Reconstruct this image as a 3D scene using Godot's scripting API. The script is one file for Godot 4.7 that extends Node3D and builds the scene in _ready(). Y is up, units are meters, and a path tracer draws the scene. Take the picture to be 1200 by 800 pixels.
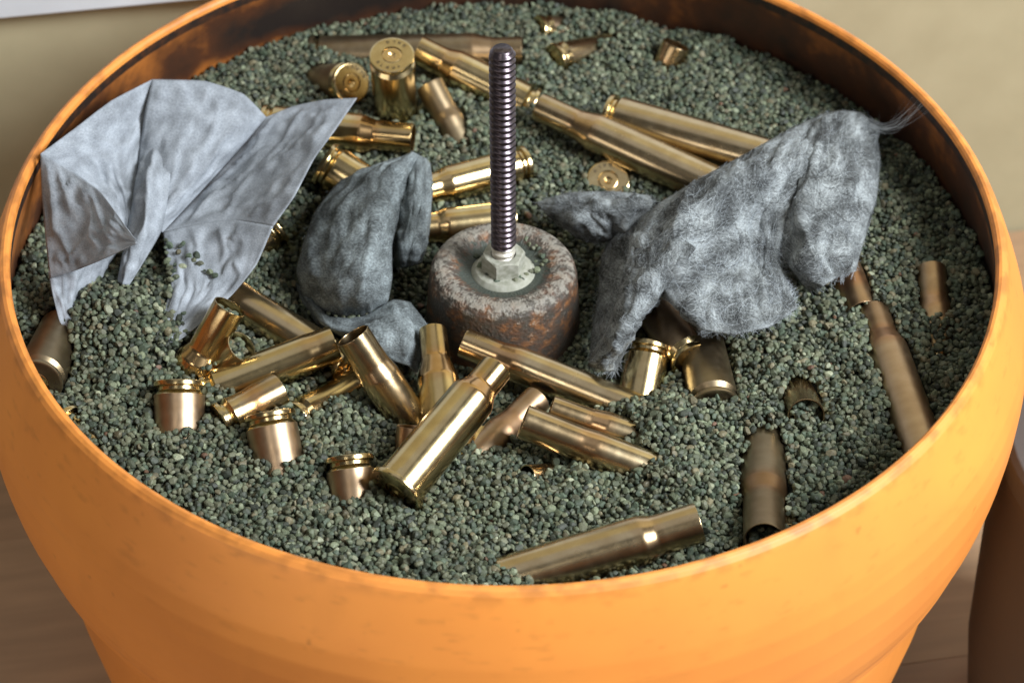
extends Node3D
# A tumbler bowl of grey-green media with spent brass cases and three crumpled sheets, seen close up. Metres, y up.
# The origin is the bowl's axis at the height of its rim; the bench top is 0.16 below.

const MM := 0.001
const BENCH := -0.16
var rng := RandomNumberGenerator.new()
var soft := FastNoiseLite.new()
var brass: Array[StandardMaterial3D] = []
var brass_dark: StandardMaterial3D
var primer_mat: StandardMaterial3D
var shells: Array = []        # what the granules must keep clear of
var shell_meshes := {}


func _ready() -> void:
	rng.seed = 7
	soft.seed = 3
	soft.noise_type = FastNoiseLite.TYPE_SIMPLEX_SMOOTH
	soft.frequency = 1.0
	camera_and_light()
	make_brass()
	setting()
	bowl()
	cases()
	cloths()
	media()


# ------------------------------------------------------------------ camera, light, exposure
func camera_and_light() -> void:
	var cam := Camera3D.new()
	cam.name = "camera"
	var fw := Vector3(0.0, -0.68056, -0.73269)
	var up := Vector3(-0.01047, 0.73265, -0.68053)
	var look := CameraAttributesPhysical.new()
	look.frustum_focal_length = 75.0
	look.frustum_focus_distance = 0.505
	look.exposure_aperture = 18.0
	look.frustum_near = 0.02
	look.frustum_far = 20.0
	add_child(cam)
	cam.attributes = look
	cam.near = 0.02
	cam.far = 20.0
	cam.fov = 18.18
	cam.look_at_from_position(Vector3(0.00239, 0.33437, 0.40749), Vector3(0.00239, 0.33437, 0.40749) + fw, up)
	cam.current = true
	var w := WorldEnvironment.new()
	w.name = "world_environment"
	var e := Environment.new()
	e.background_mode = Environment.BG_COLOR
	e.background_color = Color(0.25, 0.248, 0.243)
	e.background_energy_multiplier = 1.0
	e.tonemap_mode = Environment.TONE_MAPPER_LINEAR
	e.tonemap_exposure = 1.0
	e.sdfgi_enabled = true
	e.ssao_enabled = true
	e.ssil_enabled = true
	w.environment = e
	add_child(w)
	area("window_light", Vector3(0.672, 0.656, 0.343), 0.95, Vector2(0.36, 0.40), 2.0, Color(0.97, 0.985, 1.0))
	area("lamp_light", Vector3(-0.24, 0.68, 0.69), 1.0, Vector2(0.17, 0.20), 0.07, Color(1.0, 0.97, 0.93))
	area("ceiling_light", Vector3(-0.15, 1.0, -0.05), 1.2, Vector2(0.9, 0.9), 0.12, Color(0.98, 0.98, 1.0))
	area("room_light", Vector3(-0.62, 0.17, 0.80), 1.0, Vector2(0.7, 0.25), 0.17, Color(1.0, 0.96, 0.92))


func area(called: String, towards: Vector3, far: float, size: Vector2, energy: float, tint: Color) -> void:
	var l := AreaLight3D.new()
	l.name = called
	l.area_size = size
	l.light_energy = energy
	l.light_color = tint
	l.shadow_enabled = true
	add_child(l)
	l.look_at_from_position(towards.normalized() * far, Vector3(0, -0.02, 0), Vector3.UP)


# ------------------------------------------------------------------ helpers
func v(x: float, y: float, z: float) -> Vector3:
	return Vector3(x, y, z) * MM


func thing(called: String, label: String, category: String, group := "", kind := "") -> Node3D:
	var o := Node3D.new()
	o.name = called
	add_child(o, true)
	tag(o, label, category, group, kind)
	return o


func tag(o: Node, label: String, category: String, group := "", kind := "") -> void:
	if label: o.set_meta("label", label)
	if category: o.set_meta("category", category)
	if group: o.set_meta("group", group)
	if kind: o.set_meta("kind", kind)


func part(called: String, mesh: Mesh, mat: Material, parent: Node, at := Transform3D()) -> MeshInstance3D:
	var o := MeshInstance3D.new()
	o.name = called
	o.mesh = mesh
	o.material_override = mat
	o.transform = at
	parent.add_child(o, true)
	return o


func plain(c: Color, rough: float, metal := 0.0) -> StandardMaterial3D:
	var m := StandardMaterial3D.new()
	m.albedo_color = c.linear_to_srgb()
	m.roughness = rough
	m.metallic = metal
	return m


func noise_texture(seed_: int, freq: float, lo: Color, hi: Color, octaves := 4, size := 256, kind := FastNoiseLite.TYPE_SIMPLEX_SMOOTH) -> NoiseTexture2D:
	var n := FastNoiseLite.new()
	n.seed = seed_
	n.noise_type = kind
	n.frequency = freq
	n.fractal_octaves = octaves
	var t := NoiseTexture2D.new()
	t.width = size
	t.height = size
	t.seamless = true
	t.noise = n
	var g := Gradient.new()
	g.set_color(0, lo)
	g.set_color(1, hi)
	t.color_ramp = g
	return t


# a lathe: profile of (radius, height) in millimetres, going up on outsides; corners under 42 degrees are smoothed over a short stretch
func lathe(raw: Array, segs := 40, round_by := 0.45, tints: Array = []) -> ArrayMesh:
	var pts: Array[Vector2] = []
	for i in raw.size():
		var p: Vector2 = raw[i]
		if i == 0 or i == raw.size() - 1:
			pts.append(p)
			continue
		var a: Vector2 = raw[i - 1]
		var b: Vector2 = raw[i + 1]
		var turn := absf((p - a).angle_to(b - p))
		if turn < 0.04 or turn > 0.9:
			pts.append(p)
		else:
			pts.append(p + (a - p).normalized() * minf(round_by, (a - p).length() * 0.4))
			pts.append(p + (b - p).normalized() * minf(round_by, (b - p).length() * 0.4))
	var n := pts.size()
	var total := 0.0
	var along := [0.0]
	for i in n - 1:
		total += pts[i].distance_to(pts[i + 1])
		along.append(total)
	var nor: Array[Vector2] = []
	for i in n - 1:
		var d := pts[i + 1] - pts[i]
		nor.append(Vector2(d.y, -d.x).normalized())
	var vs := PackedVector3Array()
	var ns := PackedVector3Array()
	var us := PackedVector2Array()
	var cs := PackedColorArray()
	var ix := PackedInt32Array()
	for i in n - 1:
		var n0 := nor[i]
		var n1 := nor[i]
		if i > 0 and absf(nor[i - 1].angle_to(nor[i])) < 0.75 and pts[i].distance_to(pts[i - 1]) > pts[i].distance_to(pts[i + 1]):
			n0 = nor[i - 1]
		if i < n - 2 and absf(nor[i + 1].angle_to(nor[i])) < 0.75 and pts[i + 2].distance_to(pts[i + 1]) > pts[i].distance_to(pts[i + 1]):
			n1 = nor[i + 1]
		var first := vs.size()
		for k in segs + 1:
			var a := TAU * k / segs
			var c := cos(a)
			var s := sin(a)
			for q in 2:
				var p := pts[i + q]
				var m := n0 if q == 0 else n1
				vs.append(v(p.x * c, p.y, p.x * s))
				ns.append(Vector3(m.x * c, m.y, m.x * s).normalized())
				us.append(Vector2(float(k) / segs, along[i + q] / total))
				if tints: cs.append(tint_at(tints, p.y))
		for k in segs:
			var a0 := first + k * 2
			ix.append_array([a0, a0 + 2, a0 + 3, a0, a0 + 3, a0 + 1])
	return arrays(vs, ns, us, ix, cs)


func tint_at(tints: Array, y: float) -> Color:     # pairs of height and colour, going up
	for i in range(1, tints.size()):
		if y <= tints[i][0]:
			var a: Color = tints[i - 1][1]
			return a.lerp(tints[i][1], clampf((y - tints[i - 1][0]) / maxf(tints[i][0] - tints[i - 1][0], 0.001), 0.0, 1.0))
	return tints[-1][1]


func arrays(vs: PackedVector3Array, ns: PackedVector3Array, us: PackedVector2Array, ix: PackedInt32Array, cs := PackedColorArray()) -> ArrayMesh:
	var a := []
	a.resize(Mesh.ARRAY_MAX)
	a[Mesh.ARRAY_VERTEX] = vs
	if ns.size(): a[Mesh.ARRAY_NORMAL] = ns
	if us.size(): a[Mesh.ARRAY_TEX_UV] = us
	if cs.size(): a[Mesh.ARRAY_COLOR] = cs
	a[Mesh.ARRAY_INDEX] = ix
	var m := ArrayMesh.new()
	m.add_surface_from_arrays(Mesh.PRIMITIVE_TRIANGLES, a)
	return m


# a box with chamfered long edges, centred, sizes in metres
func board_mesh(size: Vector3, chamfer: float) -> ArrayMesh:
	var st := SurfaceTool.new()
	st.begin(Mesh.PRIMITIVE_TRIANGLES)
	st.set_smooth_group(-1)
	var h := size / 2.0
	var ring: Array[Vector2] = [Vector2(-h.y, -h.z + chamfer), Vector2(-h.y, h.z - chamfer), Vector2(-h.y + chamfer, h.z), Vector2(h.y - chamfer, h.z), Vector2(h.y, h.z - chamfer), Vector2(h.y, -h.z + chamfer), Vector2(h.y - chamfer, -h.z), Vector2(-h.y + chamfer, -h.z)]
	for i in 8:
		var p := ring[i]
		var q := ring[(i + 1) % 8]
		quad(st, Vector3(-h.x, p.x, p.y), Vector3(h.x, p.x, p.y), Vector3(h.x, q.x, q.y), Vector3(-h.x, q.x, q.y), Vector3.ZERO)
	for s in [-1.0, 1.0]:
		for i in range(1, 7):
			var a := Vector3(s * h.x, ring[0].x, ring[0].y)
			var b := Vector3(s * h.x, ring[i].x, ring[i].y)
			var c := Vector3(s * h.x, ring[i + 1].x, ring[i + 1].y)
			tri(st, a, b, c, Vector3.ZERO)
	st.generate_normals()
	return st.commit()


func tri(st: SurfaceTool, a: Vector3, b: Vector3, c: Vector3, inside: Vector3) -> void:
	if (b - a).cross(c - a).dot((a + b + c) / 3.0 - inside) > 0.0:   # front faces run clockwise
		var t := b
		b = c
		c = t
	for p in [a, b, c]:
		st.add_vertex(p)


func quad(st: SurfaceTool, a: Vector3, b: Vector3, c: Vector3, d: Vector3, inside: Vector3) -> void:
	tri(st, a, b, c, inside)
	tri(st, a, c, d, inside)


# ------------------------------------------------------------------ bench, wall, tub
func setting() -> void:
	var turn := Basis(Vector3.UP, 0.1878)          # bench boards and wall run along this direction
	var base := Transform3D(turn, Vector3(0.0, BENCH, 0.0))
	var bench := thing("bench_top", "brown wooden bench boards under the orange bowl", "bench", "", "structure")
	var tones := [Color(0.37, 0.235, 0.135), Color(0.34, 0.213, 0.122), Color(0.40, 0.26, 0.15)]
	var woods: Array[StandardMaterial3D] = []
	for k in 3:
		var m := plain(Color.WHITE, 0.55)
		m.albedo_texture = noise_texture(20 + k, 0.02, (tones[k] * 0.82).linear_to_srgb(), (tones[k] * 1.12).linear_to_srgb(), 5, 512)
		m.uv1_triplanar = true
		m.uv1_scale = Vector3(1.6, 14.0, 14.0)
		m.uv1_offset = Vector3(0.37 * k, 0.2, 0.61 * k)
		woods.append(m)
	# the wall's foot runs 0.149 behind the axis; boards come forward from it
	var z := -0.1485
	var widths := [0.088, 0.095, 0.092, 0.09, 0.094, 0.092, 0.09, 0.095]
	for k in widths.size():
		var wd: float = widths[k]
		var mesh := board_mesh(Vector3(1.6, 0.018, wd - 0.0001), 0.0001)
		part("plank", mesh, woods[(k * 2 + k / 3) % 3], bench, base * Transform3D(Basis(), Vector3(rng.randf_range(-0.1, 0.1), -0.009, z + wd / 2.0)))
		z += wd
	var wall := thing("wall", "beige plaster wall behind the orange bowl", "wall", "", "structure")
	var wm := plain(Color(0.40, 0.358, 0.225), 0.85)
	wm.albedo_texture = noise_texture(31, 0.012, Color(0.94, 0.935, 0.925), Color(1, 1, 1), 4, 512)
	wm.uv1_triplanar = true
	wm.uv1_scale = Vector3(5, 5, 5)
	part("wall_face", board_mesh(Vector3(1.6, 0.8, 0.05), 0.001), wm, wall, base * Transform3D(Basis(), Vector3(0, 0.35, -0.1745)))
	var lm := plain(Color(0.62, 0.66, 0.70), 0.6)
	lm.albedo_texture = noise_texture(33, 0.02, Color(0.93, 0.93, 0.93), Color(1, 1, 1), 3, 256)
	lm.uv1_triplanar = true
	lm.uv1_scale = Vector3(6, 6, 6)
	var ledge := thing("ledge_board", "pale grey painted board fixed along the beige wall above the bowl", "board", "", "structure")
	part("board_face", board_mesh(Vector3(1.6, 0.14, 0.007), 0.001), lm, ledge, base * Transform3D(Basis(), Vector3(0, 0.1345 + 0.07, -0.1459)))
	var tub := thing("dark_canister", "blurred dark brown canister standing close to the right of the bowl", "canister")
	tub.position = Vector3(0.1680, BENCH, 0.030)
	part("canister_body", lathe([Vector2(0.1, 0.3), Vector2(31, 0.3), Vector2(33.5, 2), Vector2(37.5, 30), Vector2(39.6, 70), Vector2(39.6, 101)], 56), plain(Color(0.075, 0.06, 0.046), 0.8), tub)
	part("top_band", lathe([Vector2(39.6, 101), Vector2(40.0, 101.4), Vector2(40.0, 108), Vector2(38.6, 110), Vector2(34, 111), Vector2(0.1, 111.5)], 56), plain(Color(0.075, 0.07, 0.068), 0.75), tub)


# ------------------------------------------------------------------ the bowl with its post, nut and rod
func bowl() -> void:
	var o := thing("tumbler_bowl", "big orange plastic tumbler bowl holding the granules and brass", "bowl")
	var om := plain(Color(0.80, 0.30, 0.052), 0.5)
	om.albedo_texture = bowl_skin()
	om.subsurf_scatter_enabled = false
	var out: Array = [Vector2(96, -159.5), Vector2(101, -158), Vector2(110, -140), Vector2(116.5, -120), Vector2(119.6, -100), Vector2(120.8, -80), Vector2(120.6, -66), Vector2(121.0, -63.6), Vector2(122.0, -62.8), Vector2(125.6, -62.6), Vector2(127.6, -61.8), Vector2(128.3, -60.2), Vector2(128.2, -58.6)]
	for p in [Vector2(129.3, -55.5), Vector2(130.4, -51), Vector2(131.4, -44), Vector2(132, -36), Vector2(132, -28), Vector2(131.3, -22), Vector2(130, -17), Vector2(128.3, -12.5), Vector2(126.4, -8), Vector2(124.7, -4.2), Vector2(123.6, -1.9), Vector2(122.9, -0.75), Vector2(121.9, -0.1), Vector2(121.2, 0), Vector2(120.5, -0.5), Vector2(120.18, -1.3), Vector2(120.18, -1.9)]:
		out.append(p)
	part("outer_shell", lathe(out, 180, 0.8), om, o)
	var im := plain(Color.WHITE, 0.5)
	im.albedo_texture = grime()
	var inn: Array = [Vector2(120.18, -1.9), Vector2(120.3, -4.5), Vector2(121.5, -9), Vector2(123, -16), Vector2(124.6, -23), Vector2(125.6, -32), Vector2(125.6, -40), Vector2(120, -60)]
	part("inner_wall", lathe(inn, 180, 1.0), im, o)
	var pm := plain(Color.WHITE, 0.62)
	pm.albedo_texture = post_skin()
	pm.heightmap_enabled = true
	pm.heightmap_texture = post_relief
	pm.heightmap_scale = 0.05
	var post: Array = [Vector2(21.5, -60), Vector2(20.6, -46), Vector2(19.7, -34), Vector2(19.0, -24), Vector2(18.7, -20.6), Vector2(18.0, -18.7), Vector2(16.9, -17.8), Vector2(15.2, -17.4), Vector2(12.8, -17.8), Vector2(11.2, -18.9), Vector2(9.6, -19.8), Vector2(0.3, -20.2)]
	part("center_post", lathe(post, 96, 0.9), pm, o)
	var zinc := plain(Color(0.42, 0.42, 0.37), 0.75, 0.0)
	zinc.albedo_texture = noise_texture(41, 0.03, Color(0.72, 0.73, 0.68), Color(1, 1, 1), 5)
	zinc.uv1_triplanar = true
	zinc.uv1_scale = Vector3(60, 60, 60)
	zinc.heightmap_enabled = true
	zinc.heightmap_texture = zinc.albedo_texture
	zinc.heightmap_scale = 0.015
	part("washer", lathe([Vector2(8.3, -20.3), Vector2(8.1, -19.7), Vector2(7.5, -19.4), Vector2(7.3, -18.9), Vector2(6.8, -18.6), Vector2(3.0, -18.5)], 40, 0.2), zinc, o)
	part("hex_nut", nut_mesh(5.6, 5.0, 3.2), zinc, o, Transform3D(Basis(Vector3.UP, 0.22), v(0, -18.8, 0)))
	var rm := plain(Color(0.17, 0.15, 0.17), 0.32, 0.9)
	rm.albedo_texture = noise_texture(43, 0.04, Color(0.55, 0.5, 0.5), Color(1, 1, 1), 4)
	rm.uv1_triplanar = true
	rm.uv1_scale = Vector3(50, 50, 50)
	var lean := Basis(Vector3.BACK, 0.011)
	part("threaded_rod", rod_mesh(3.18, 1.72, 59.3), rm, o, Transform3D(lean, v(0.05, -11.0, 0)))
	part("clean_thread", rod_mesh(3.05, 1.72, 6.9), plain(Color(0.55, 0.52, 0.45), 0.45, 0.5), o, Transform3D(lean, v(0.05, -17.6, 0)))


func nut_mesh(r: float, h: float, bore: float) -> ArrayMesh:
	var st := SurfaceTool.new()
	st.begin(Mesh.PRIMITIVE_TRIANGLES)
	st.set_smooth_group(-1)
	var mid := v(0, h / 2, 0)
	var segs := 48
	for k in segs:
		var pts := []
		for q in 2:
			var a := TAU * (k + q) / segs
			var hexa := r * cos(PI / 6.0) / cos(fposmod(a, PI / 3.0) - PI / 6.0)
			var top_r := minf(hexa, r * 0.93)
			pts.append([Vector3(cos(a) * hexa, 0, sin(a) * hexa) * MM, Vector3(cos(a) * hexa, h - (hexa - r * 0.85) * 0.9, sin(a) * hexa) * MM, Vector3(cos(a) * top_r * 0.95, h, sin(a) * top_r * 0.95) * MM, Vector3(cos(a) * bore, h - 0.1, sin(a) * bore) * MM])
		for j in 3:
			var inside := mid if j < 2 else v(0, -100, 0)
			quad(st, pts[0][j], pts[1][j], pts[1][j + 1], pts[0][j + 1], inside)
	st.generate_normals()
	return st.commit()


func rod_mesh(r: float, pitch: float, h: float) -> ArrayMesh:
	var vs := PackedVector3Array()
	var us := PackedVector2Array()
	var segs := 36
	var rows := int(h / pitch * 14.0)
	var st := SurfaceTool.new()
	st.begin(Mesh.PRIMITIVE_TRIANGLES)
	var at := func(i: int, k: int) -> Vector3:
		var y := h * i / rows
		var a := TAU * k / segs
		var ph := fposmod(y / pitch - a / TAU, 1.0)
		var dip := absf(ph * 2.0 - 1.0)
		var rr := r - 0.62 * clampf((dip - 0.22) / 0.66, 0.0, 1.0)
		if y > h - 1.2: rr = minf(rr, r - 0.15 - (y - h + 1.2) * 0.75)
		return v(cos(a) * rr, y, sin(a) * rr)
	for i in rows:
		for k in segs:
			var inside := v(0, h * i / rows, 0)
			quad(st, at.call(i, k), at.call(i, k + 1), at.call(i + 1, k + 1), at.call(i + 1, k), inside)
	for k in segs:
		var c := v(0, h - 0.35, 0)
		tri(st, at.call(rows, k), at.call(rows, k + 1), c, v(0, 0, 0))
	st.generate_normals()
	return st.commit()


func ring_noise(n: FastNoiseLite, u: float, y: float, r: float, k: float) -> float:
	return n.get_noise_3d(cos(u * TAU) * r * k, y * k, sin(u * TAU) * r * k)


func bowl_skin() -> ImageTexture:
	var n := FastNoiseLite.new()
	n.seed = 5
	n.frequency = 1.0
	n.fractal_octaves = 4
	var im := Image.create(1024, 256, false, Image.FORMAT_RGB8)
	for x in 1024:
		for y in 256:
			var u := x / 1024.0
			var t := y * 0.75
			var big := ring_noise(n, u, t, 125.0, 0.02)
			var small := ring_noise(n, u, t, 125.0, 0.16)
			var c := 0.965 + 0.05 * big
			var scuff := ring_noise(n, u, t * 0.35 + 60.0, 125.0, 0.07)
			c -= clampf((scuff - 0.3) * 0.06, 0.0, 0.02)
			c -= clampf((ring_noise(n, u, t * 3.0, 125.0, 0.10) - 0.3) * 0.25, 0.0, 0.06) * smoothstep(205.0, 232.0, y)
			c -= clampf((ring_noise(n, u, t * 2.0 + 30.0, 125.0, 0.13) + 0.12) * 0.35, 0.0, 0.16) * smoothstep(244.0, 251.0, y)
			var speck := clampf((small - 0.60) * 1.6, 0.0, 0.12)
			c -= speck
			im.set_pixel(x, y, Color(c, c * (0.985 + 0.02 * big), c))
	return ImageTexture.create_from_image(im)


func grime() -> ImageTexture:
	var n := FastNoiseLite.new()
	n.seed = 11
	n.frequency = 1.0
	n.fractal_octaves = 5
	var im := Image.create(1024, 128, false, Image.FORMAT_RGB8)
	var clean := Color(0.60, 0.20, 0.035)
	var brown := Color(0.085, 0.03, 0.012)
	var black := Color(0.014, 0.012, 0.011)
	for x in 1024:
		for y in 128:
			var u := x / 1024.0
			var d := y / 128.0 * 60.0             # millimetres down the wall
			var a := u * TAU
			var big := ring_noise(n, u, d, 122.0, 0.02)
			var mid := ring_noise(n, u, d * 0.6, 122.0, 0.07)
			var fine := ring_noise(n, u, d, 122.0, 0.3)
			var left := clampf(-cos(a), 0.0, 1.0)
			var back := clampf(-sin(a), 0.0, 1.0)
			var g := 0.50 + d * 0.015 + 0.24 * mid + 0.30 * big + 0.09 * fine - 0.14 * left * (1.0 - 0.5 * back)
			var smudge := exp(-pow((u - 0.672) / 0.035, 2.0) - pow((d - 13.0) / 7.0, 2.0))
			var strip := exp(-pow((u - 0.64) / 0.06, 2.0)) * smoothstep(16.0, 25.0, d)
			g += 0.5 * smudge - 0.42 * strip
			if d < 2.4: g = 0.9 + fine * 0.4      # a line of dirt under the lip
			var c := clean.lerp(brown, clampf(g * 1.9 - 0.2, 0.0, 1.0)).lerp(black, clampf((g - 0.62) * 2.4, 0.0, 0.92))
			im.set_pixel(x, y, c.linear_to_srgb())
	return ImageTexture.create_from_image(im)


var post_relief: ImageTexture


func post_skin() -> ImageTexture:
	var n := FastNoiseLite.new()
	n.seed = 17
	n.frequency = 1.0
	n.fractal_octaves = 5
	var im := Image.create(768, 384, false, Image.FORMAT_RGB8)
	var rel := Image.create(768, 384, false, Image.FORMAT_L8)
	var crust := Color(0.25, 0.235, 0.20)
	var orange := Color(0.27, 0.115, 0.038)
	var rust := Color(0.10, 0.05, 0.028)
	var dark := Color(0.055, 0.047, 0.038)
	var dust := Color(0.040, 0.051, 0.041)
	for x in 768:
		for y in 384:
			var u := x / 768.0
			var t := y / 384.0                    # 0 at the foot, 1 at the middle of the top
			var d := t * 62.0
			var m1 := ring_noise(n, u, d, 19.0, 0.16)
			var m2 := ring_noise(n, u, d + 90.0, 19.0, 0.33)
			var m3 := ring_noise(n, u, d + 40.0, 19.0, 0.9)
			var c := dark
			c = c.lerp(rust, clampf(0.38 + m1 * 1.2 + m3 * 0.4, 0.0, 0.9))
			c = c.lerp(orange, clampf((m1 * 0.7 + m2 * 0.5 + 0.12 * m3 - 0.06) * 1.8, 0.0, 0.85) * clampf((d - 18.0) / 16.0, 0.05, 1.0))
			var band := exp(-pow((d - 45.5) / 4.6, 2.0))
			var cr := clampf((band * 1.0 - 0.5 + m2 * 1.0 + m3 * 0.5) * 1.7, 0.0, 1.0)
			c = c.lerp(crust, cr * 0.82)
			var du := clampf((d - 49.5 + m2 * 3.0) / 1.6, 0.0, 1.0)
			c = c.lerp(dust, du * 0.95)
			var scratch := clampf((ring_noise(n, u + d * 0.002, d * 2.5, 19.0, 0.9) - 0.3) * 3.0, 0.0, 1.0)
			c = c.lerp(crust, 0.22 * scratch * (1.0 - du))
			im.set_pixel(x, y, c.linear_to_srgb())
			var hgt := 0.45 + 0.3 * cr + 0.25 * m3 + 0.1 * m2
			rel.set_pixel(x, y, Color(hgt, hgt, hgt))
	post_relief = ImageTexture.create_from_image(rel)
	return ImageTexture.create_from_image(im)


# ------------------------------------------------------------------ the brass cases
func make_brass() -> void:
	var tones := [Color(0.69, 0.56, 0.31), Color(0.64, 0.52, 0.325), Color(0.52, 0.385, 0.255), Color(0.33, 0.265, 0.17)]
	var rough := [0.20, 0.23, 0.36, 0.36]
	for k in 4:
		var m := plain(tones[k], rough[k] / 0.8, 1.0)
		m.albedo_texture = noise_texture(50 + k, 0.018, Color(0.88, 0.85, 0.81), Color(1, 1, 1), 6)
		m.roughness_texture = noise_texture(60 + k, 0.03, Color(0.74, 0.74, 0.74), Color(1, 1, 1), 5)
		m.uv1_triplanar = true
		m.uv1_scale = Vector3(38, 38, 38)
		m.uv1_offset = Vector3(0.13 * k, 0.3, 0.7)
		m.vertex_color_use_as_albedo = true
		brass.append(m)
	brass_dark = plain(Color(0.10, 0.075, 0.045), 0.55, 0.8)
	primer_mat = plain(Color(0.66, 0.47, 0.22), 0.25, 1.0)


func brass_case(label: String, head: Vector3, mouth: Vector3, rb: float, rn: float, ls: float, ln: float, kind: int, rimmed: bool, filled: bool) -> void:
	var o := thing("brass_case", label, "cartridge case", "spent brass cases in the granules")
	var up := (mouth - head).normalized()
	var length := (mouth - head).length() / MM
	var side := up.cross(Vector3(0.3, 0.2, 1.0)).normalized()
	var turn := Basis(side, up, side.cross(up)).orthonormalized()
	o.transform = Transform3D(turn * Basis(Vector3.UP, rng.randf() * TAU), head)
	shells.append([head, up, length, rb, rn, ls * length, ln * length, filled])
	var s0 := ls * length
	var s1 := ln * length
	var taper := rb - 0.32
	var rr := rb + 1.05 if rimmed else rb + 0.05
	# heat has left the shoulder pinker and the neck a little duller; every case took it differently
	var heat := rng.randf_range(0.25, 1.0)
	var pink := Color.WHITE.lerp(Color(0.93, 0.72, 0.60), heat)
	var dull := Color.WHITE.lerp(Color(0.82, 0.76, 0.70), heat)
	var tints := [[0.0, Color.WHITE], [s0 - 3.0, Color.WHITE], [s0 + 0.2, pink], [s1 + 0.8, pink], [s1 + 2.5, dull], [length, dull]]
	var body: Array = [Vector2(rb, 3.4), Vector2(taper + 0.04, s0 - 3.2), Vector2(taper, s0), Vector2(rn + 0.04, s1), Vector2(rn + 0.03, minf(s1 + 2.6, length - 0.4)), Vector2(rn, length - 0.15), Vector2(rn - 0.1, length), Vector2(rn - 0.36, length), Vector2(rn - 0.42, length - 0.3), Vector2(rn - 0.42, s1), Vector2(taper - 0.6, s0), Vector2(rb - 1.2, 5.5), Vector2(0.2, 5.0)]
	part("case_body", lathe(body, 48, 0.55, tints), brass[kind], o)
	var rim: Array = [Vector2(2.85, 0.22), Vector2(2.85, 0.02), Vector2(2.95, 0.0), Vector2(rr - 0.45, 0.0), Vector2(rr - 0.1, 0.12), Vector2(rr, 0.45), Vector2(rr, 1.15), Vector2(rr - 0.15, 1.35), Vector2(rb - 0.95, 1.5), Vector2(rb - 0.95, 2.3), Vector2(rb, 3.4)]
	if rimmed:
		rim = [Vector2(2.85, 0.22), Vector2(2.85, 0.02), Vector2(2.95, 0.0), Vector2(rr - 0.5, 0.0), Vector2(rr - 0.1, 0.15), Vector2(rr, 0.5), Vector2(rr, 1.15), Vector2(rr - 0.2, 1.45), Vector2(rb - 0.1, 1.55), Vector2(rb, 3.4)]
	var h := part("case_rim", lathe(rim, 48, 0.12), brass[0 if kind == 1 or kind == 2 else kind], o)
	part("primer", lathe([Vector2(0.05, 0.62), Vector2(0.55, 0.58), Vector2(1.0, 0.22), Vector2(1.2, 0.12), Vector2(2.35, 0.1), Vector2(2.62, 0.22), Vector2(2.66, 0.4), Vector2(2.85, 0.4)], 32, 0.1), primer_mat, h)
	if up.y < 0.3 and up.dot(Vector3(0, 0.68, 0.73)) < -0.3:     # bases that can be seen carry a worn stamp
		var st := SurfaceTool.new()
		st.begin(Mesh.PRIMITIVE_TRIANGLES)
		var mid := (rr + 2.9) / 2.0
		for k in 9:
			var a := 0.5 + k * 0.36 + (1.5 if k > 4 else 0.0)
			stroke(st, a, mid - 0.5, mid + 0.5, 0.0)
			if k % 3 != 1: stroke(st, a + 0.11, mid - 0.5, mid + 0.5, 0.02)
			stroke(st, a + 0.055, mid - 0.1 + 0.3 * (k % 2), mid + 0.1 + 0.3 * (k % 2), 0.09)
		st.generate_normals()
		part("stamp", st.commit(), brass_dark, h)


func stroke(st: SurfaceTool, a: float, r0: float, r1: float, wide: float) -> void:
	var t := Vector3(-sin(a), 0, cos(a)) * (0.1 + wide * 2.0)
	var c := Vector3(cos(a), 0, sin(a))
	var p := [c * r0 - t, c * r0 + t, c * r1 + t, c * r1 - t]
	for y in [-0.02]:
		quad(st, (p[0] + Vector3(0, y, 0)) * MM, (p[1] + Vector3(0, y, 0)) * MM, (p[2] + Vector3(0, y, 0)) * MM, (p[3] + Vector3(0, y, 0)) * MM, Vector3(0, 1, 0))


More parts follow.
